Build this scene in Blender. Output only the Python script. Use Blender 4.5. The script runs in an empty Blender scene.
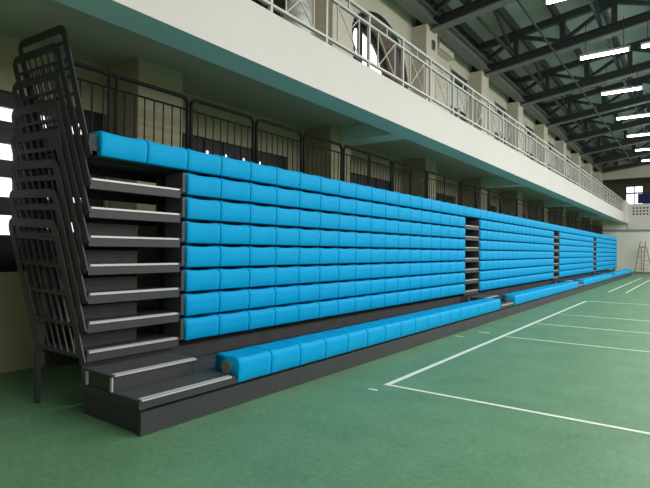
import bpy, math, random
from mathutils import Vector, Matrix

random.seed(7)
SC = bpy.context.scene
COL = SC.collection

# ------------------------------------------------------------------ camera
cam = bpy.data.cameras.new('camera')
cam.sensor_fit = 'HORIZONTAL'
cam.sensor_width = 36.0
cam.lens = 508.42 / 650.0 * 36.0
cam.clip_end = 200
cam_ob = bpy.data.objects.new('camera', cam)
COL.objects.link(cam_ob)
YAW, PITCH, ROLL = 0.6327, 0.0127, 0.0099
F = Vector((-math.sin(YAW) * math.cos(PITCH), math.cos(YAW) * math.cos(PITCH), math.sin(PITCH)))
R = Vector((math.cos(YAW), math.sin(YAW), 0))
U = R.cross(F)
R2 = math.cos(ROLL) * R + math.sin(ROLL) * U
U2 = -math.sin(ROLL) * R + math.cos(ROLL) * U
m = Matrix((R2, U2, -F)).transposed().to_4x4()
m.translation = Vector((0, 0, 1.4992))
cam_ob.matrix_world = m
SC.camera = cam_ob

# ------------------------------------------------------------------ world, light, exposure
w = bpy.data.worlds.new('world')
SC.world = w
w.use_nodes = True
w.node_tree.nodes['Background'].inputs[0].default_value = (0.75, 0.85, 1.0, 1)
w.node_tree.nodes['Background'].inputs[1].default_value = 0.6


def area(name, loc, rot, sx, sy, power, col=(1, 1, 1), spread=180):
    l = bpy.data.lights.new(name, 'AREA')
    l.shape = 'RECTANGLE'
    l.size, l.size_y = sx, sy
    l.energy = power
    l.color = col
    l.spread = math.radians(spread)
    o = bpy.data.objects.new(name, l)
    o.location = loc
    o.rotation_euler = rot
    COL.objects.link(o)
    return o


# added light for unseen right-wall windows, and the rows of hall lamps
area('window_daylight', (13.75, 19, 6.3), (0, math.radians(90), 0), 4.0, 44, 2500, (1.0, 0.97, 0.96))
area('hall_lamp_light', (1.6, 22, 7.3), (0, 0, 0), 1.2, 42, 2100, (1.0, 0.98, 0.95))
area('hall_lamp_light', (8.0, 20, 7.6), (0, 0, 0), 1.2, 46, 2100, (1.0, 0.98, 0.95))

SC.view_settings.view_transform = 'Standard'
SC.view_settings.look = 'None'
SC.view_settings.gamma = 1
SC.view_settings.exposure = 0.0
SC.cycles.max_bounces = 8
SC.cycles.diffuse_bounces = 5
SC.cycles.use_denoising = True
SC.cycles.sample_clamp_indirect = 6

# ------------------------------------------------------------------ materials


def mat(name, col, rough=0.6, metal=0.0, spec=0.4, emit=None, estr=0.0, var=0.0, vscale=4.0, bump=0.0, bscale=60.0, col2=None):
    mt = bpy.data.materials.new(name)
    mt.use_nodes = True
    nt = mt.node_tree
    b = nt.nodes['Principled BSDF']
    b.inputs['Base Color'].default_value = (*col, 1)
    b.inputs['Roughness'].default_value = rough
    b.inputs['Metallic'].default_value = metal
    b.inputs['Specular IOR Level'].default_value = spec
    if emit:
        b.inputs['Emission Color'].default_value = (*emit, 1)
        b.inputs['Emission Strength'].default_value = estr
    if var or bump or col2:
        tc = nt.nodes.new('ShaderNodeTexCoord')
    if var or col2:
        nz = nt.nodes.new('ShaderNodeTexNoise')
        nz.inputs['Scale'].default_value = vscale
        nz.inputs['Detail'].default_value = 6
        nt.links.new(tc.outputs['Object'], nz.inputs['Vector'])
        rp = nt.nodes.new('ShaderNodeValToRGB')
        rp.color_ramp.elements[0].position = 0.35
        rp.color_ramp.elements[1].position = 0.65
        c2 = col2 if col2 else tuple(c * (1 + var) for c in col)
        rp.color_ramp.elements[0].color = (*(tuple(c * (1 - var) for c in col)), 1)
        rp.color_ramp.elements[1].color = (*c2, 1)
        nt.links.new(nz.outputs['Fac'], rp.inputs['Fac'])
        nt.links.new(rp.outputs['Color'], b.inputs['Base Color'])
    if bump:
        n2 = nt.nodes.new('ShaderNodeTexNoise')
        n2.inputs['Scale'].default_value = bscale
        nt.links.new(tc.outputs['Object'], n2.inputs['Vector'])
        bp = nt.nodes.new('ShaderNodeBump')
        bp.inputs['Strength'].default_value = bump
        bp.inputs['Distance'].default_value = 0.01
        nt.links.new(n2.outputs['Fac'], bp.inputs['Height'])
        nt.links.new(bp.outputs['Normal'], b.inputs['Normal'])
    return mt


M = dict(
    seat=mat('blue_plastic', (0.002, 0.305, 0.61), 0.5, spec=0.08, var=0.03, vscale=3),
    endcap=mat('grey_cap', (0.05, 0.055, 0.06), 0.5),
    steel=mat('charcoal_steel', (0.030, 0.034, 0.040), 0.5, spec=0.4, var=0.08),
    fascia=mat('grey_steel', (0.031, 0.034, 0.037), 0.5, var=0.06),
    dark=mat('dark_panel', (0.022, 0.023, 0.025), 0.6, var=0.15, vscale=6),
    deck=mat('dark_deck', (0.052, 0.056, 0.06), 0.7, var=0.2, vscale=25, bump=0.1),
    alu=mat('aluminium', (0.50, 0.50, 0.51), 0.4, metal=0.3, var=0.04),
    blackrail=mat('black_rail', (0.008, 0.008, 0.008), 0.7, spec=0.2),
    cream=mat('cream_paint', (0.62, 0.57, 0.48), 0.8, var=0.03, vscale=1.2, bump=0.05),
    lowcream=mat('olive_cream_paint', (0.36, 0.33, 0.22), 0.8, var=0.04, vscale=1.2),  # cream paint with the shade under the balcony put into its colour
    white=mat('white_paint', (0.57, 0.55, 0.53), 0.75, var=0.015, vscale=0.8, bump=0.04, bscale=8),
    soffit=mat('teal_paint', (0.50, 0.67, 0.67), 0.75, var=0.03, vscale=1.0),
    slab=mat('slab_paint', (0.42, 0.44, 0.36), 0.8, var=0.03, vscale=1.0),
    pale=mat('pale_paint', (0.66, 0.67, 0.61), 0.75, var=0.02, vscale=1.0),
    brown=mat('brown_wall', (0.10, 0.085, 0.07), 0.8, var=0.1),  # dark brown carries the shade of the recessed gallery
    jamb=mat('brown_jamb', (0.14, 0.085, 0.055), 0.7, var=0.2, vscale=3),
    truss=mat('truss_steel', (0.040, 0.046, 0.046), 0.5, var=0.1),
    flange=mat('truss_flange', (0.16, 0.17, 0.165), 0.5),
    roof=mat('roof_sheet', (0.44, 0.46, 0.465), 0.6, var=0.06, vscale=0.7),
    railwhite=mat('white_rail', (0.48, 0.47, 0.455), 0.45),
    skylight=mat('bright_pane', (0.8, 0.85, 0.9), 0.3, emit=(0.93, 0.97, 1.0), estr=1.6),
    winframe=mat('dark_frame', (0.012, 0.013, 0.014), 0.5),
    darkglass=mat('dark_glass', (0.015, 0.017, 0.02), 0.15, spec=0.5),
    blind=mat('white_blind', (0.62, 0.63, 0.63), 0.7),
    line=mat('line_paint', (0.68, 0.74, 0.68), 0.55, var=0.05, vscale=9),
    tube=mat('lit_tube', (1, 1, 1), 0.4, emit=(0.95, 1.0, 0.98), estr=14),
    housing=mat('lamp_housing', (0.5, 0.52, 0.52), 0.4),
    banner=mat('navy_cloth', (0.018, 0.042, 0.14), 0.8),
    wood=mat('ladder_wood', (0.20, 0.15, 0.12), 0.6),
    bluefilm=mat('blue_film', (0.3, 0.6, 0.85), 0.3, emit=(0.45, 0.75, 1.0), estr=0.6),  # emission added to make the pane glow blue; it is no lamp
    sack=mat('white_cloth', (0.6, 0.58, 0.56), 0.9, var=0.1),
    plinth=mat('grey_skirting', (0.20, 0.21, 0.20), 0.6),
)


def floor_mat():
    mt = bpy.data.materials.new('green_vinyl')
    mt.use_nodes = True
    nt = mt.node_tree
    b = nt.nodes['Principled BSDF']
    tc = nt.nodes.new('ShaderNodeTexCoord')
    n1 = nt.nodes.new('ShaderNodeTexNoise')
    n1.inputs['Scale'].default_value = 1.6
    n1.inputs['Detail'].default_value = 8
    n1.inputs['Roughness'].default_value = 0.65
    n2 = nt.nodes.new('ShaderNodeTexNoise')
    n2.inputs['Scale'].default_value = 22
    n2.inputs['Detail'].default_value = 5
    for n in (n1, n2):
        nt.links.new(tc.outputs['Object'], n.inputs['Vector'])
    mx = nt.nodes.new('ShaderNodeMath')
    mx.operation = 'ADD'
    nt.links.new(n1.outputs['Fac'], mx.inputs[0])
    nt.links.new(n2.outputs['Fac'], mx.inputs[1])
    rp = nt.nodes.new('ShaderNodeValToRGB')
    rp.color_ramp.elements[0].position = 0.36
    rp.color_ramp.elements[1].position = 0.60
    rp.color_ramp.elements[0].color = (0.078, 0.186, 0.096, 1)
    rp.color_ramp.elements[1].color = (0.122, 0.268, 0.146, 1)
    hf = nt.nodes.new('ShaderNodeMath')
    hf.operation = 'MULTIPLY'
    hf.inputs[1].default_value = 0.5
    nt.links.new(mx.outputs[0], hf.inputs[0])
    nt.links.new(hf.outputs[0], rp.inputs['Fac'])
    nt.links.new(rp.outputs['Color'], b.inputs['Base Color'])
    b.inputs['Roughness'].default_value = 0.5
    b.inputs['Specular IOR Level'].default_value = 0.45
    return mt


M['floor'] = floor_mat()

# ------------------------------------------------------------------ mesh helpers


class MB:
    def __init__(self):
        self.v, self.f = [], []

    def add(self, v, f):
        n = len(self.v)
        self.v += [tuple(p) for p in v]
        self.f += [tuple(i + n for i in q) for q in f]
        return self

    def box(self, x0, x1, y0, y1, z0, z1):
        v = [(x0, y0, z0), (x1, y0, z0), (x1, y1, z0), (x0, y1, z0), (x0, y0, z1), (x1, y0, z1), (x1, y1, z1), (x0, y1, z1)]
        return self.add(v, [(0, 3, 2, 1), (4, 5, 6, 7), (0, 1, 5, 4), (1, 2, 6, 5), (2, 3, 7, 6), (3, 0, 4, 7)])

    def bar(self, a, b, wd, ht, up=(0, 0, 1)):
        """rectangular bar from a to b: wd across, ht along up"""
        a, b = Vector(a), Vector(b)
        d = (b - a).normalized()
        s = d.cross(Vector(up))
        if s.length < 1e-4:
            s = d.cross(Vector((1, 0, 0)))
        s.normalize()
        u = s.cross(d)
        s *= wd / 2
        u *= ht / 2
        v = [a - s - u, a + s - u, a + s + u, a - s + u, b - s - u, b + s - u, b + s + u, b - s + u]
        return self.add(v, [(0, 1, 2, 3), (7, 6, 5, 4), (0, 4, 5, 1), (1, 5, 6, 2), (2, 6, 7, 3), (3, 7, 4, 0)])

    def tube(self, pts, r, n=8, closed=False):
        pts = [Vector(p) for p in pts]
        k = len(pts)
        rings = []
        prev = None
        for i, p in enumerate(pts):
            a = pts[(i - 1) % k] if (closed or i > 0) else p
            c = pts[(i + 1) % k] if (closed or i < k - 1) else p
            d = (c - a).normalized()
            s = prev - d * prev.dot(d) if prev is not None else d.orthogonal()
            s.normalize()
            prev = s
            t = d.cross(s)
            rings.append([p + r * (math.cos(2 * math.pi * j / n) * s + math.sin(2 * math.pi * j / n) * t) for j in range(n)])
        v = [q for ring in rings for q in ring]
        f = []
        for i in range(k if closed else k - 1):
            o, e = i * n, ((i + 1) % k) * n
            for j in range(n):
                f.append((o + j, o + (j + 1) % n, e + (j + 1) % n, e + j))
        if not closed:
            f.append(tuple(range(n - 1, -1, -1)))
            f.append(tuple((k - 1) * n + j for j in range(n)))
        return self.add(v, f)

    def strip(self, pts, wd, th):
        """flat bar bent in the xz plane: wd in plane, th along y"""
        pts = [Vector(p) for p in pts]
        v = []
        for i, p in enumerate(pts):
            a = pts[max(i - 1, 0)]
            c = pts[min(i + 1, len(pts) - 1)]
            d = (c - a).normalized()
            n = Vector((-d.z, 0, d.x)) * wd / 2
            y = Vector((0, th / 2, 0))
            v += [p - n - y, p + n - y, p + n + y, p - n + y]
        f = []
        for i in range(len(pts) - 1):
            o, e = 4 * i, 4 * i + 4
            for j in range(4):
                f.append((o + j, e + j, e + (j + 1) % 4, o + (j + 1) % 4))
        f.append((0, 1, 2, 3))
        e = 4 * (len(pts) - 1)
        f.append((e + 3, e + 2, e + 1, e))
        return self.add(v, f)

    def mesh(self, name, smooth=False):
        me = bpy.data.meshes.new(name)
        me.from_pydata(self.v, [], self.f)
        me.validate()
        if smooth:
            for p in me.polygons:
                p.use_smooth = True
        me.update()
        return me

    def build(self, name, material, parent=None, loc=(0, 0, 0), smooth=False):
        return put(self.mesh(name, smooth), name, material, parent, loc)


def put(me, name, material=None, parent=None, loc=(0, 0, 0)):
    if material is not None and not me.materials:
        me.materials.append(M[material])
    o = bpy.data.objects.new(name, me)
    o.location = loc
    COL.objects.link(o)
    if parent:
        o.parent = parent
    return o


def tag(o, label, cat, group=None):
    o['label'] = label
    o['category'] = cat
    if group:
        o['group'] = group
    return o


def thing(name, label, cat, loc=(0, 0, 0), group=None, rz=0):
    o = bpy.data.objects.new(name, None)
    o.location = loc
    o.rotation_euler = (0, 0, rz)
    o.empty_display_size = 0.2
    COL.objects.link(o)
    return tag(o, label, cat, group)


def struct(o):
    o['kind'] = 'structure'
    return o


def round_path(pts, rad, n=6):
    """polyline with rounded inner corners"""
    pts = [Vector(p) for p in pts]
    out = [pts[0]]
    for i in range(1, len(pts) - 1):
        a, b, c = pts[i - 1], pts[i], pts[i + 1]
        d0 = (a - b).normalized()
        d1 = (c - b).normalized()
        p0, p1 = b + d0 * rad, b + d1 * rad
        for j in range(n + 1):
            t = j / n
            out.append((1 - t) ** 2 * p0 + 2 * t * (1 - t) * b + t * t * p1)
    out.append(pts[-1])
    return out


def wall_cells(mb, fixed, a0, a1, z0, z1, holes, axis):
    """wall slab with rectangular openings; fixed=(c0,c1) thickness range, axis 'x': slab normal to x, a runs on y"""
    av = sorted({a0, a1, *[h[0] for h in holes], *[h[1] for h in holes]})
    zv = sorted({z0, z1, *[h[2] for h in holes], *[h[3] for h in holes]})
    av = [a for a in av if a0 <= a <= a1]
    zv = [z for z in zv if z0 <= z <= z1]
    for i in range(len(av) - 1):
        run = None
        for j in range(len(zv) - 1):
            ca, cz = (av[i] + av[i + 1]) / 2, (zv[j] + zv[j + 1]) / 2
            solid = not any(h[0] < ca < h[1] and h[2] < cz < h[3] for h in holes)
            if solid:
                if axis == 'x':
                    mb.box(fixed[0], fixed[1], av[i], av[i + 1], zv[j], zv[j + 1])
                else:
                    mb.box(av[i], av[i + 1], fixed[0], fixed[1], zv[j], zv[j + 1])


ORD = ['first', 'second', 'third', 'fourth', 'fifth', 'sixth', 'seventh', 'eighth', 'ninth', 'tenth', 'eleventh', 'twelfth']
SEC = ['nearest', 'second-nearest', 'third-nearest', 'farthest']

# ------------------------------------------------------------------ structure
X_WALL, X_COL, X_FAS = -6.7, -6.0, -4.3
X_UP = -6.45
Y0, Y1 = -5.0, 44.6
struct(MB().box(-6.9, 14.2, Y0 - .2, 48.7, -0.2, 0.0).build('floor', 'floor'))

lines = MB()
LZ = 0.003


def line_x(y, x0, x1, t=.05):
    lines.box(x0, x1, y - t / 2, y + t / 2, 0, LZ + .0015)


def line_y(x, y0, y1, t=.055):
    lines.box(x - t / 2, x + t / 2, y0, y1, 0, LZ)


line_y(-2.81, 5.0, 17.62, .06)
line_x(5.03, -2.84, 6.2, .05)
for yy in (9.2, 11.33, 13.4):
    line_x(yy, -2.74, 6.2, .04)
line_x(17.62, -2.84, 6.2, .05)
line_y(-2.78, 22.3, 36.6)
line_y(-2.2, 22.3, 36.6)
line_x(4.76, -2.88, -2.78, .04)
line_x(9.4, -3.3, -3.1, .04)
line_x(8.7, -3.48, -3.33, .04)
lo = struct(lines.build('trim_1', 'line'))
lo['label'] = 'white painted court lines on the green floor'

# columns of the left wall stand out 0.7 m and carry the trusses
COLY = [3.95 + 4.42 * n for n in range(10)]
COLW = 0.72
for n, y in enumerate(COLY):
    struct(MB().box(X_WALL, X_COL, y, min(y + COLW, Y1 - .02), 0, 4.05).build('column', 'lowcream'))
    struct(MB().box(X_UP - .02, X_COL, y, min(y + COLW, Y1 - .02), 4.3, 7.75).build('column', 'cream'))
struct(MB().box(X_WALL, X_COL, -0.5, 0.2, 0, 4.05).build('column', 'lowcream'))

# lower wall with windows, upper wall with windows and round openings
lowin = [(1.35, 3.93)]
for n in range(0, 9):
    lowin.append((COLY[n] + COLW + 0.55, COLY[n + 1] - 0.55))
holes = [(a, b, 1.2, 3.38) for a, b in lowin]
wl = MB()
wall_cells(wl, (X_WALL - .2, X_WALL), Y0, Y1, 0, 4.05, holes, 'x')
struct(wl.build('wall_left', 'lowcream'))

circ = [(6.1, 5.9, 1.42), (10.95, 5.88, 1.42)]
updoor = []
for n in range(2, 9):
    a = COLY[n + 1]
    updoor.append((a - 1.72, a - .04, 4.3, 7.5))
uholes = [(c - r - .1, c + r + .1, z - r - .1, z + r + .1) for c, z, r in circ] + updoor
wu = MB()
wall_cells(wu, (X_UP - .2, X_UP), Y0, 48.5, 4.28, 9.4, uholes, 'x')
# ring plates closing the square holes to circles
for c, z, r in circ:
    N = 48
    s = r + .1
    v, f = [], []
    for i in range(N):
        a = 2 * math.pi * i / N
        ca, sa = math.cos(a), math.sin(a)
        k = s / max(abs(ca), abs(sa))
        for xx in (X_UP, X_UP - .2):
            v.append((xx, c + r * ca, z + r * sa))
            v.append((xx, c + k * ca, z + k * sa))
    for i in range(N):
        o, e = 4 * i, 4 * ((i + 1) % N)
        f += [(o, o + 1, e + 1, e), (o + 2, e + 2, e + 3, o + 3), (o, e, e + 2, o + 2)]
    wu.add(v, f)
struct(wu.build('wall_left_upper', 'cream'))

# low windows: dark louvred frames with narrow bright gaps
wn = 0
for (a, b) in lowin:
    wn += 1
    fr = MB()
    X = X_WALL - .1
    zr = [(3.03, 3.2), (2.56, 2.76), (2.11, 2.35), (1.65, 1.89)]
    ys = []
    y = 2.595 - 3 * .435 if wn == 1 else a + .12
    while y + .17 < b - .25:
        if y > a + .03:
            ys.append((y, y + (.17 if wn == 1 else .1)))
        y += .435
    hs = [(p, q, zz0, zz1) for p, q in ys for zz0, zz1 in zr]
    wall_cells(fr, (X - .03, X + .03), a, b, 1.2, 3.38, hs, 'x')
    for p, q in ys:
        fr.box(X + .03, X + .05, p - .06, p - .02, 1.2, 3.38)
    wf = struct(fr.build('window_%d' % wn, 'winframe'))
    gl = MB().box(X - .06, X - .04, a, b, 1.25, 3.3).build('pane', 'skylight', wf)

# balcony: slab, downstand edge beam and cross beams
struct(MB().box(X_WALL, X_FAS - .45, Y0, Y1, 4.05, 4.3).build('balcony_slab', 'slab'))
bm_ = MB().box(X_FAS - .45, X_FAS - .012, Y0, Y1, 3.76, 4.3)
struct(bm_.build('balcony_beam', 'soffit'))
struct(MB().box(X_FAS - .012, X_FAS, Y0, Y1, 3.76, 4.476).box(X_FAS - .14, X_FAS - .012, Y0, Y1, 4.3, 4.476).build('balcony_fascia', 'white'))
for n in (1, 3, 5, 7):
    y = COLY[n] + .3
    struct(MB().box(X_WALL, X_FAS - .45, y, y + .5, 3.76, 4.05).build('cross_beam', 'soffit'))

# round openings: deep brown reveal, dark frame, bright glass
for i, (c, z, r) in enumerate(circ):
    wn += 1
    N = 48
    rv = MB()
    v, f = [], []
    for k in range(N):
        a = 2 * math.pi * k / N
        for xx, rr in ((X_UP + .03, r), (X_UP - .6, r), (X_UP - .6, r + .06), (X_UP + .03, r + .06)):
            v.append((xx, c + rr * math.cos(a), z + rr * math.sin(a)))
    for k in range(N):
        o, e = 4 * k, 4 * ((k + 1) % N)
        for j in range(4):
            f.append((o + j, o + (j + 1) % 4, e + (j + 1) % 4, e + j))
    rv.add(v, f)
    ro = struct(rv.build('window_%d' % wn, 'jamb'))
    ring = [(X_UP + .03, c + (r + .02) * math.cos(2 * math.pi * k / N), z + (r + .02) * math.sin(2 * math.pi * k / N)) for k in range(N)]
    MB().tube(ring, .07, 6, True).build('rim', 'winframe', ro)
    g = MB()
    ring = [(X_UP - .54, c + (r - .06) * math.cos(2 * math.pi * k / N), z + (r - .06) * math.sin(2 * math.pi * k / N)) for k in range(N)]
    g.tube(ring, .09, 6, True)
    g.box(X_UP - .6, X_UP - .5, c - .07, c + .07, z - r, z + r)
    g.box(X_UP - .6, X_UP - .5, c - r, c + r, z - .07, z + .07)
    g.bar((X_UP - .4, c - r * .55, z + r * .8), (X_UP - .4, c - r * .05, z - r * .5), .12, .1, (1, 0, 0))
    g.build('mullion', 'winframe', ro)
    v = [(X_UP - .58, c + r * math.cos(2 * math.pi * k / N), z + r * math.sin(2 * math.pi * k / N)) for k in range(N)]
    MB().add(v, [tuple(range(N))]).build('pane', 'skylight' if i else 'darkglass', ro)

# upper doors: dark transom, white panel, dark lower louvre
dn = 0
for (a, b, z0, z1) in updoor:
    dn += 1
    d = MB()
    X = X_UP - .06
    d.box(X - .05, X + .07, a, a + .07, z0, z1).box(X - .05, X + .07, b - .07, b, z0, z1).box(X - .05, X + .07, a, b, z1 - .06, z1)
    d.box(X - .05, X + .05, a, b, 7.0, 7.06).box(X - .05, X + .05, a, b, 6.26, 6.32)
    d.box(X - .05, X + .05, (a + b) / 2 - .05, (a + b) / 2 + .05, z0, 7.06)
    do = struct(d.build('door_%d' % dn, 'blind'))
    MB().box(X - .04, X, a, b, 7.06, z1 - .04).build('transom', 'winframe', do)
    MB().box(X - .04, X, a, b, 6.3, 7.0).build('panel', 'blind', do)
    MB().box(X - .04, X, a, b, z0, 6.3).build('louvre', 'winframe', do)
dn += 1
d = MB().box(X_UP + .002, X_UP + .05, 9.11, 9.19, 4.3, 6.98).box(X_UP + .002, X_UP + .05, 9.68, 9.76, 4.3, 6.98).box(X_UP + .002, X_UP + .05, 9.11, 9.76, 6.92, 6.98)
do = struct(d.build('door_%d' % dn, 'white'))
MB().box(X_UP + .002, X_UP + .03, 9.19, 9.68, 4.3, 6.48).build('panel', 'white', do)
MB().box(X_UP + .002, X_UP + .025, 9.19, 9.68, 6.48, 6.74).build('pane', 'bluefilm', do)
MB().box(X_UP + .002, X_UP + .03, 9.19, 9.68, 6.74, 6.92).build('panel', 'white', do)

# far wall: lower wall, perforated parapet, gable, recessed gallery behind
struct(MB().box(-6.9, 14.2, Y1, Y1 + .25, 0, 3.3).box(-6.9, X_FAS, Y1, Y1 + .25, 3.3, 4.3).build('wall_far', 'pale'))
fp = MB()
ph = []
for cx in range(14):
    for rz in range(3):
        x = -3.96 + cx * .2216
        ph.append((x, x + .12, 4.40 + rz * .225, 4.40 + rz * .225 + .125))
wall_cells(fp, (Y1 - .06, Y1 + .2), X_FAS, 14.2, 3.3, 5.22, ph, 'y')
struct(fp.build('parapet', 'white'))
struct(MB().box(X_FAS - .13, X_FAS + .10, 41.95, Y1 - .06, 3.74, 5.3).build('parapet', 'white'))
struct(MB().box(X_FAS, 14.2, Y1 + .2, Y1 + .22, 4.1, 5.1).build('parapet_backing', 'winframe'))  # dark sheet added behind the parapet holes to stand for their shade
struct(MB().box(-6.0, 14.2, Y1 - .1, Y1, 3.18, 3.3).build('trim_2', 'plinth'))
struct(MB().box(-5.9, 14.2, Y1 - .02, Y1, 0, .14).build('baseboard_far', 'plinth'))
gb = MB()
v = [(-6.9, Y1, 7.2), (14.2, Y1, 7.3), (14.2, Y1, 11), (-6.9, Y1, 9.3)]
gb.add(v + [(x, y + .3, z) for x, y, z in v], [(0, 1, 2, 3), (7, 6, 5, 4), (0, 4, 5, 1), (1, 5, 6, 2), (2, 6, 7, 3), (3, 7, 4, 0)])
struct(gb.build('wall_gable', 'cream'))
fr_holes = [(-4.75, -3.62, 6.48, 6.98), (-4.75, -3.62, 5.0, 6.40)]
bw = MB()
wall_cells(bw, (48.5, 48.7), -6.9, 14.2, 3.3, 9.0, fr_holes, 'y')
struct(bw.build('wall_gallery', 'brown'))
struct(MB().box(-6.9, 14.2, Y1 + .25, 48.5, 3.1, 3.3).build('gallery_floor', 'plinth'))
struct(MB().box(-6.9, 14.2, Y1 + .3, 48.5, 8.4, 8.5).build('gallery_ceiling', 'brown'))
wn += 1
d = MB().box(-4.8, -3.57, 48.42, 48.55, 6.39, 6.49).box(-4.21, -4.16, 48.42, 48.55, 5.0, 6.98)
wo = struct(d.build('window_%d' % wn, 'winframe'))
MB().box(-4.75, -3.62, 48.58, 48.6, 5.0, 6.98).build('pane', 'skylight', wo)

# remaining hall shell
struct(MB().box(-6.9, 14.2, Y0 - .2, Y0, 0, 11).build('wall_near', 'cream'))
struct(MB().box(14.0, 14.2, Y0, 48.7, 0, 11).build('wall_right', 'cream'))
SL = 0.13


def zroof(x):
    return 8.95 + SL * (x + 6.9) if x < 4 else 8.95 + SL * 10.9 - SL * (x - 4)


rf = MB()
for (xa, xb) in ((-7.2, 4.0), (4.0, 14.4)):
    v = [(xa, Y0 - .3, zroof(xa)), (xb, Y0 - .3, zroof(xb)), (xb, 48.8, zroof(xb)), (xa, 48.8, zroof(xa))]
    rf.add(v + [(x, y, z + .1) for x, y, z in v], [(0, 3, 2, 1), (4, 5, 6, 7), (0, 1, 5, 4), (1, 2, 6, 5), (2, 3, 7, 6), (3, 0, 4, 7)])
struct(rf.build('ceiling', 'roof'))
for k in range(9):
    x = -6.2 + 1.25 * k
    struct(MB().box(x - .05, x + .05, Y0, Y1, zroof(x) - .3, zroof(x) - .02).build('roof_purlin', 'truss'))
# eaves beams along the column heads
struct(MB().box(-6.42, -6.2, Y0, Y1, 8.35, 8.6).build('eaves_beam', 'truss'))
struct(MB().box(-6.1, -5.78, Y0, Y1, 7.76, 7.79).box(-5.96, -5.92, Y0, Y1, 7.79, 8.03).box(-6.1, -5.78, Y0, Y1, 8.03, 8.06).build('eaves_beam', 'flange'))

# ------------------------------------------------------------------ roof trusses
TX = [-6.4 + 1.45 * k for k in range(15)]


def zch(x):
    return 7.66 + SL * (x + 6.0) if x < 4 else 7.66 + SL * 10 - SL * (x - 4)


def truss_meshes():
    H = .30
    bc, tcm = MB(), MB()
    for (xa, xb) in ((-6.6, 4.0), (4.0, 14.0)):
        a, b = (xa, 0, zch(xa)), (xb, 0, zch(xb))
        up = lambda p, h: (p[0], p[1], p[2] + h)
        bc.bar(up(a, H / 2), up(b, H / 2), .03, H)
        bc.bar(up(a, H), up(b, H), .2, .03)
        a2, b2 = (xa, 0, zroof(xa) - .35), (xb, 0, zroof(xb) - .35)
        tcm.bar(a2, b2, .18, .22)
    fl = MB()
    for (xa, xb) in ((-6.6, 4.0), (4.0, 14.0)):
        fl.bar((xa, 0, zch(xa)), (xb, 0, zch(xb)), .3, .04)
    vs, ds = [], []
    for k, x in enumerate(TX):
        vs.append(MB().bar((x, 0, zch(x) + H), (x, 0, zroof(x) - .4), .16, .16, (0, 1, 0)).mesh('vertical'))
        if k < len(TX) - 1:
            x2 = TX[k + 1]
            if k % 2 == 0:
                ds.append(MB().bar((x, 0, zch(x) + H), (x2, 0, zroof(x2) - .42), .12, .12, (0, 1, 0)).mesh('diagonal'))
            else:
                ds.append(MB().bar((x, 0, zroof(x) - .42), (x2, 0, zch(x2) + H), .12, .12, (0, 1, 0)).mesh('diagonal'))
    return bc.mesh('bottom_chord'), tcm.mesh('top_chord'), fl.mesh('flange'), vs, ds


tb, tt, tf, tv, td = truss_meshes()
TRY = [COLY[n] + .36 for n in range(1, 10)]
for n, y in enumerate(TRY):
    lab = 'dark steel roof truss above the wall columns, %s from the near end' % (ORD[n] if n else 'first')
    t = thing('roof_truss', lab, 'truss', (0, y, 0), 'roof trusses')
    b = put(tb, 'bottom_chord', 'truss', t)
    put(tf, 'flange', 'flange', b)
    put(tt, 'top_chord', 'truss', t)
    for me in tv:
        put(me, 'vertical', 'truss', t)
    for me in td:
        put(me, 'diagonal', 'truss', t)
    # secondary lattice between trusses (roof bracing)
for n in range(len(TRY) - 1):
    y0, y1 = TRY[n], TRY[n + 1]
    for xx in (-5.0, -2.4):
        bz = MB()
        za, zb = zch(xx) + .32, zroof(xx) - .32
        ym = (y0 + y1) / 2
        bz.bar((xx, y0, za), (xx, ym, zb), .07, .07).bar((xx, ym, zb), (xx, y1, za), .07, .07).bar((xx, y0, za), (xx, y1, za), .07, .07)
        struct(bz.build('roof_beam', 'truss'))
cp = MB().tube([(-3.52, 7, 7.6), (-3.52, 40.4, 7.6)], .03, 8)
tag(cp.build('conduit', 'truss', smooth=True), 'thin grey conduit running under the roof trusses beside the lamps', 'conduit')

# ------------------------------------------------------------------ lamps
LY = [12.78, 17.1, 21.4, 25.73, 29.87, 34.2, 38.3]
lm_h = MB().box(-.64, .64, -.07, .07, .035, .1).mesh('housing')
lm_t = MB().box(-.63, .63, -.042, .042, -.035, .035).mesh('tube')
lm_r = [MB().tube([(sx, 0, .1), (sx, 0, 1.0)], .012, 6).mesh('hanger') for sx in (-.5, .5)]
lm_c = [MB().box(sx - .02, sx + .02, -.06, .06, -.04, .1).mesh('end_cap') for sx in (-.65, .65)]
for n, (x, y) in enumerate([(-2.26, yy) for yy in LY] + [(-.66, 17.1)]):
    if n < 7:
        lab = 'bright white tube lamp under the roof, %s along the row from the near end' % ORD[n]
    else:
        lab = 'white tube lamp cut by the right picture edge, beside the second lamp of the row'
    t = thing('ceiling_lamp', lab, 'lamp', (x, y, 7.45), 'hall tube lamps')
    put(lm_h, 'housing', 'housing', t)
    put(lm_t, 'tube', 'tube', t)
    for me in lm_r:
        put(me, 'hanger', 'truss', t)
    for me in lm_c:
        put(me, 'end_cap', 'housing', t)

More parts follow.
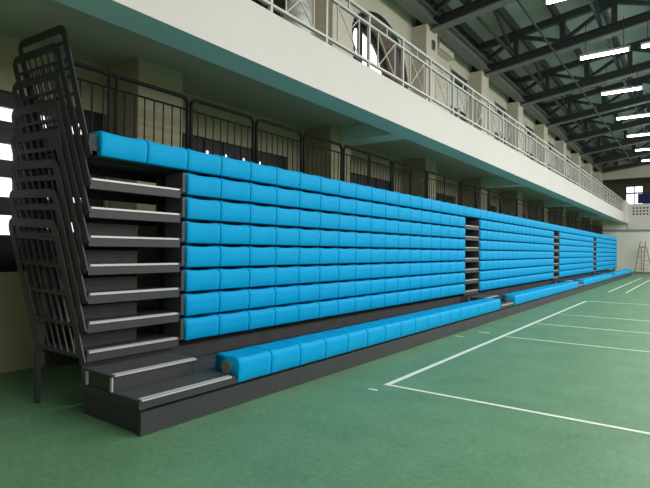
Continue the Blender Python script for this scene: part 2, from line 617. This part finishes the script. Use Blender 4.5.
# ------------------------------------------------------------------ balcony railing
BR = thing('balcony_railing', 'white metal railing with crossed bars on the balcony edge', 'railing', (X_FAS - .06, 0, 4.476))
PY = [2.36 + 1.186 * n for n in range(34)]
ya, yb = PY[0], PY[-1]
MB().box(-.025, .025, ya - .03, yb + .4, .88, .925).build('top_rail', 'railwhite', BR)
MB().box(-.025, .025, ya, yb + .4, .715, .75).build('middle_rail', 'railwhite', BR)
MB().box(-.025, .025, ya, yb + .4, .105, .14).build('bottom_rail', 'railwhite', BR)
pm = MB().box(-.022, .022, -.022, .022, 0, .88).mesh('post')
L = 1.186
im = MB()
for fy in (.25, .75):
    im.box(-.01, .01, L * fy - .009, L * fy + .009, .14, .72)
im.bar((0.006, L * .25, .14), (0.006, L * .75, .72), .014, .014, (1, 0, 0)).bar((-.006, L * .25, .72), (-.006, L * .75, .14), .014, .014, (1, 0, 0))
im.box(-.012, .012, L * .5 - .012, L * .5 + .012, .74, .88)
im = im.mesh('cross_brace')
for n, y in enumerate(PY):
    put(pm, 'post', 'railwhite', BR, (0, y, 0))
    if n < len(PY) - 1:
        put(im, 'cross_brace', 'railwhite', BR, (0, y, 0))

# ------------------------------------------------------------------ telescopic stand
XS, XF = -4.47, -3.585          # deck fronts of the stacked rows and of the front row
YS, PER, SW = 2.44, 9.2, .48   # near end, section length, seat width
DZ0, DZ = .285, .264
DD = .86                        # deck depth


def seat_mesh(sw, depth, face):
    """moulded bench seat: rounded front, sagging top, slim grooves at the joints"""
    g = .006
    top = .205
    prof = []      # (x, z, sag) around the closed section, starting at the bottom of the front face
    zb = top - face
    prof.append((.012, zb, 0))
    prof.append((.022, zb + .012, 0))
    prof.append((.030, zb + face * .35, 0))
    prof.append((.034, zb + face * .62, .25))
    for k in range(7):
        a = math.radians(90 * k / 6)
        prof.append((-.036 + .068 * math.cos(a), top - .06 + .06 * math.sin(a), .35 + .65 * k / 6))
    prof.append((-depth * .5, top - .004, 1))
    prof.append((-depth + .03, top + .006, .6))
    prof.append((-depth, top, .4))
    prof.append((-depth - .01, top - .03, .2))
    prof.append((-depth - .01, zb + .03, 0))
    prof.append((-depth * .5, zb + .02, 0))
    N = 12
    v, f = [], []
    K = len(prof)
    for i in range(N + 1):
        t = i / N
        # denser near the joints
        t = .5 - .5 * math.cos(math.pi * t) if 0 < i < N else t
        y = g + (sw - 2 * g) * t
        s = 1 - (2 * t - 1) ** 2
        e = (1 - min(1, min(t, 1 - t) / .075)) ** 2
        for (x, z, sg) in prof:
            xx = x - .018 * s * (1 if x > 0 else 0) - .012 * e * (1 if x > -.05 else 0)
            zz = z - .020 * s * sg - .008 * e * (1 if sg > .3 else 0)
            v.append((xx, y, zz))
    for i in range(N):
        for k in range(K):
            f.append((i * K + k, (i + 1) * K + k, (i + 1) * K + (k + 1) % K, i * K + (k + 1) % K))
    f.append(tuple(range(K)))
    f.append(tuple(N * K + k for k in range(K - 1, -1, -1)))
    mb = MB()
    mb.add(v, [q[::-1] for q in f])
    return mb.mesh('seat', True)


SEAT = seat_mesh(SW, .40, .245)
FSW = .475
SEATF = seat_mesh(FSW, .30, .25)
SEATT = seat_mesh(.52, .40, .245)
for me in (SEAT, SEATF, SEATT):
    me.materials.append(M['seat'])

CAP = MB().box(-.30, -.005, -.045, -.004, -.02, .19).mesh('end_cap')
CAPF = MB().tube([(-.15, -.012, .09), (-.15, .01, .09)], .065, 20).mesh('end_cap')


def deck_mesh(y0, y1, front=False):
    b = MB()
    d = .95 if front else DD
    b.box(-d, -.02, y0, y1, -.03, 0)
    return b.mesh('deck')


def fascia_mesh(y0, y1, k):
    if k == 8:
        return MB().box(-.34, -.31, y0, y1, -.052, -.03).box(-DD, -DD + .03, y0, y1, -.1, -.03).mesh('fascia')
    return MB().box(-.03, 0, y0, 1.03, -.088, -.002).box(-.052, .013, y0 - .006, y0 + .014, -.016, .016).box(-.052, .013, 1.012, 1.03, -.016, .016).box(-.10, -.03, y0, 1.03, -.088, -.08).box(-.20, -.17, 1.03, y1, -.052, -.03).box(-DD, -DD + .03, y0, y1, -.1, -.03).mesh('fascia')


def nosing_mesh(y0, y1):
    b = MB()
    b.box(-.048, .008, y0, y1, 0, .007).box(-.0005, .009, y0, y1, -.009, .007)
    for k in range(4):
        b.box(-.044 + k * .012, -.038 + k * .012, y0, y1, .007, .010)
    return b.mesh('nosing')


def guard(root, k):
    """leaning end guard of one row: flat-bar hoop with a grid of bars, nested outside the row above"""
    yy = 2.46 - .018 * (8 - k) - YS
    h = 1.27 if k == 8 else 1.19 + .03 * (k - 1)
    xf = .15 - .025 * (k - 1)
    xb, xr = xf - .80, xf - .95
    ln = (-.40 if k == 8 else -.45) * h

    def P(s, t):  # s 0 front..1 rear, t 0 bottom..1 top
        return (xf + ((xb - xf) * (1 - t) + (xr - xf) * t) * s + ln * t, yy, -.02 + h * t + .05 * s * t)
    hoop = round_path([P(0, -.03), P(0, 1), P(1, 1), P(1, .0)], .09, 7)
    g = MB().strip(hoop, .082, .013).build('guard_rail', 'steel', root)
    g['label'] = 'dark leaning end guard with barred infill'
    inf = MB()
    for q in range(1, 7):
        s = q / 7
        inf.bar(P(s, .0), P(s, .88), .010, .017, (1, 0, 0))
    for t in (.02, .24, .46, .67, .88):
        inf.bar(P(0.01, t), P(.99, t), .011, .030)
    inf.build('infill_bars', 'steel', g)


for k in range(0, 9):
    z = DZ0 + DZ * k
    for i in range(4):
        ys = YS + PER * i
        y0 = .02 if i == 0 else .075
        if k == 0 and i == 0:
            y0 = -.012
        y1 = 9.255 if i < 3 else 9.74
        ns = 17 if i < 3 else 18
        if k == 0:
            lab = 'low front row of blue seats on a dark plinth, %s stand section' % SEC[i]
        elif k == 8:
            lab = 'top row of blue seats under the black rail, %s stand section' % SEC[i]
        else:
            lab = 'stacked row of blue seats, %s above the front row, %s stand section' % (ORD[k - 1] if k > 1 else 'directly', SEC[i])
        root = thing('bleacher_row', lab, 'bleacher row', (XF if k == 0 else XS, ys, z), 'rows of the blue telescopic stand')
        put(deck_mesh(y0, y1, k == 0), 'deck', 'deck', root)
        if k == 0:
            # front row: channel edge, plinth and near side panel
            b = MB().box(-.03, 0, y0, y1, -.075, -.002)
            put(b.mesh('fascia'), 'fascia', 'fascia', root)
            b = MB().box(-.04, .012, y0 - .01, y1, -z + .004, -.095)
            b.box(-.90, -.04, y0 + .02, y0 + .05, -z + .004, -.09)
            if i == 3:
                b.box(-.90, -.04, y1 - .05, y1 - .01, -z + .004, -.09)
            put(b.mesh('base_panel'), 'base_panel', 'fascia', root)
            b = MB().box(-.87, .0, y0 - .02, y0 - .001, -.075, .0)
            put(b.mesh('side_channel'), 'side_channel', 'fascia', root)
            put(nosing_mesh(y0, .96), 'nosing', 'alu', root)
            put(CAPF, 'end_cap', 'plinth', root, (0, 1.04, -.03))
            for j in range(ns):
                put(SEATF, 'seat', None, root, (0, 1.03 + j * FSW, -.028))
            continue
        put(fascia_mesh(y0, y1, k), 'fascia', 'dark' if k == 8 else 'fascia', root)
        if k < 8:
            put(nosing_mesh(y0, 1.02), 'nosing', 'alu', root)
            put(CAP, 'end_cap', 'endcap', root, (0, 1.105, 0))
            for j in range(ns):
                put(SEAT, 'seat', None, root, (0, 1.105 + j * SW, 0))
            put(MB().box(-.46, -.44, 1.05, y1, -DZ + .003, -.03).mesh('riser_panel'), 'riser_panel', 'dark', root)  # dark riser added to put shade in the gaps between seat rows
        else:
            ya = .11 if i == 0 else .065
            if i == 0:
                put(MB().box(-.3, -.02, .02, .1, -.03, .15).mesh('end_cap'), 'end_cap', 'dark', root)
            for j in range(2):
                o = put(SEATT, 'seat', None, root, (0, ya + j * (1.105 - ya) / 2, 0))
                o.scale = (1, (1.105 - ya) / 1.04, 1)
            for j in range(ns):
                put(SEAT, 'seat', None, root, (0, 1.105 + j * SW, 0))
            put(MB().box(-.46, -.44, 1.05, y1, -DZ + .003, -.03).mesh('riser_panel'), 'riser_panel', 'dark', root)  # added dark riser shading the gap under the top seats
        # recessed riser across the aisle: only the lower rows get an added dark sheet behind
        if k <= 6:
            hh = DZ * .52
            b = MB().box(-.26, -.24, y0, .68, -DZ + .003, -DZ + hh).box(-.26, -.225, y0, .68, -DZ + hh - .022, -DZ + hh)
            if k <= 5:
                put(MB().box(-.80, -.78, y0, 1.04, -DZ + .003, -.04).mesh('rear_panel'), 'rear_panel', 'dark', root)  # dark sheet added to shade the aisle gaps, hiding the pale wall
            if k == 1:
                b = MB().box(-.10, -.08, y0, y1, -DZ + .003, -.105)
            put(b.mesh('aisle_riser'), 'aisle_riser', 'dark', root)
        if i == 0:
            guard(root, k)
            if k == 1:
                lg = MB().box(-.70, -.65, .0 - .12, -.08, -z + .03, .02).tube([(-.675, -.11, .03 - z), (-.675, -.08, .03 - z)], .03, 12)
                put(lg.mesh('support_leg'), 'support_leg', 'steel', root)
        if i == 3:
            put(MB().box(-.75, -.0, 9.75, 9.775, -.1, .14).mesh('end_panel'), 'end_panel', 'steel', root)

# half-height steps in the aisles
for i in range(4):
    yb_ = YS + PER * i + (-.035 if i == 0 else .13)
    lab = 'dark half-height step with pale edges on the front deck, %s aisle' % SEC[i]
    t = thing('aisle_step', lab, 'step', (-3.955, yb_, DZ0), 'steps at the foot of the aisles')
    MB().box(-.42, -.02, .012, .88, 0.003, .125).build('body', 'fascia', t)
    MB().box(-.44, -.01, 0, .895, .125, .143).build('tread', 'deck', t)
    put(nosing_mesh(.02, .88), 'nosing', 'alu', t, (-.008, 0, .14))
    for (x, y) in ((-.03, .0), (-.42, .0)):
        MB().box(x - .015, x + .015, y, y + .012, 0.003, .125).build('corner_strip', 'alu', t)

# black rail panels behind the top row
XR = -5.22


def rail_panel(y0, y1, z, mids, lab):
    t = thing('guard_panel', lab, 'railing', (XR, y0, z), 'black rail panels behind the top row')
    W_ = y1 - y0
    H = 1.02
    fr = round_path([(0, .02, 0), (0, .02, H), (0, W_ - .02, H), (0, W_ - .02, 0)], .1, 6)
    MB().tube(fr, .025, 8).build('frame', 'blackrail', t, smooth=True)
    MB().tube([(0, .02, H - .15), (0, W_ - .02, H - .15)], .014, 6).build('middle_rail', 'blackrail', t)
    MB().tube([(0, .02, .1), (0, W_ - .02, .1)], .014, 6).build('bottom_rail', 'blackrail', t)
    for q in mids:
        MB().tube([(0, q - y0, 0), (0, q - y0, H)], .019, 8).build('post', 'blackrail', t)
    n = max(2, int(round(W_ / .125)))
    bal = MB().tube([(0, 0, .1), (0, 0, H - .15)], .009, 5).mesh('baluster')
    for q in range(1, n):
        put(bal, 'baluster', 'blackrail', t, (0, q * W_ / n, 0))


ZT = DZ0 + 8 * DZ
panels = [(4.18, 5.345), (5.375, 6.46), (6.49, 7.62), (7.65, 9.48), (9.515, 11.2)]
rail_panel(2.5, 4.165, ZT, [3.08, 3.17], 'black rail panel passing behind the leaning end guards, near end of the top row')
for i in range(4):
    for j, (a, b) in enumerate(panels):
        a2, b2 = a + PER * i, b + PER * i
        mids = [(a2 + b2) / 2] if j >= 3 else []
        rail_panel(a2, b2, ZT, mids, 'black rail panel, %s of five behind the top seats, %s stand section' % (ORD[j], SEC[i]))
    if i < 3:
        a2 = 11.23 + PER * i
        rail_panel(a2, a2 + 2.04, ZT, [a2 + 1.02], 'black rail panel at the joint after the %s stand section' % SEC[i])

# ------------------------------------------------------------------ far props
t = thing('step_ladder', 'brown A-shaped step ladder standing by the far wall', 'ladder', (-3.5, 43.7, 0))
for sgn, nm in ((0, 'front_frame'), (1, 'rear_frame')):
    b = MB()
    if sgn == 0:
        P0, P1 = (-.27, 0, 0), (.1, .24, 2.42)
        Q0, Q1 = (.28, 0, 0), (.42, .24, 2.42)
    else:
        P0, P1 = (.12, .56, 0), (.14, .30, 2.0)
        Q0, Q1 = (.85, .56, 0), (.45, .30, 2.0)
    b.bar(P0, P1, .035, .045).bar(Q0, Q1, .035, .045)
    fr = b.build(nm, 'wood', t)
    for q in range(1, 6):
        f_ = q / 6
        A = Vector(P0).lerp(Vector(P1), f_)
        B = Vector(Q0).lerp(Vector(Q1), f_)
        MB().bar(A, B, .035, .022).build('rung', 'wood', t)
MB().box(.02, .46, .1, .36, 1.95, 2.0).build('platform', 'wood', t)

tag(MB().box(-3.93, -.6, 48.36, 48.4, 5.58, 6.36).build('banner', 'banner'), 'dark blue banner hung in the far gallery beside the window', 'banner')

# cloth bundle on the near balcony
v, f = [], []
NU, NV = 20, 14
for i in range(NV + 1):
    a = math.pi * i / NV
    for j in range(NU):
        b = 2 * math.pi * j / NU
        k = 1 + .07 * math.sin(3 * b + 2 * a) + .05 * math.sin(5 * b - 4 * a)
        v.append((.24 * k * math.sin(a) ** .7 * math.cos(b), .24 * k * math.sin(a) ** .7 * math.sin(b), .56 - .56 * math.cos(a)))
for i in range(NV):
    for j in range(NU):
        f.append((i * NU + j, (i + 1) * NU + j, (i + 1) * NU + (j + 1) % NU, i * NU + (j + 1) % NU))
tag(MB().add(v, f).build('cloth_bundle', 'sack', None, (-5.0, 6.02, 4.3), True), 'pale cloth bundle standing on the balcony behind the white railing', 'bundle')

# small fittings on the upper wall
t = thing('air_conditioner', 'cream wall unit high on the balcony wall before the first dark-topped door', 'air conditioner', (X_UP, 14.75, 7.55))
MB().box(.003, .22, -.55, .55, 0, .34).build('body', 'cream', t)
MB().box(.19, .23, -.5, .5, .01, .05).build('louvre', 'plinth', t)
t = thing('switch_box', 'small grey box on the column face beside the round opening', 'switch box', (X_COL, 13.2, 7.15))
MB().box(.003, .05, -.07, .07, 0, .26).build('body', 'plinth', t)
MB().box(.05, .056, -.05, .05, .03, .23).build('cover', 'fascia', t)
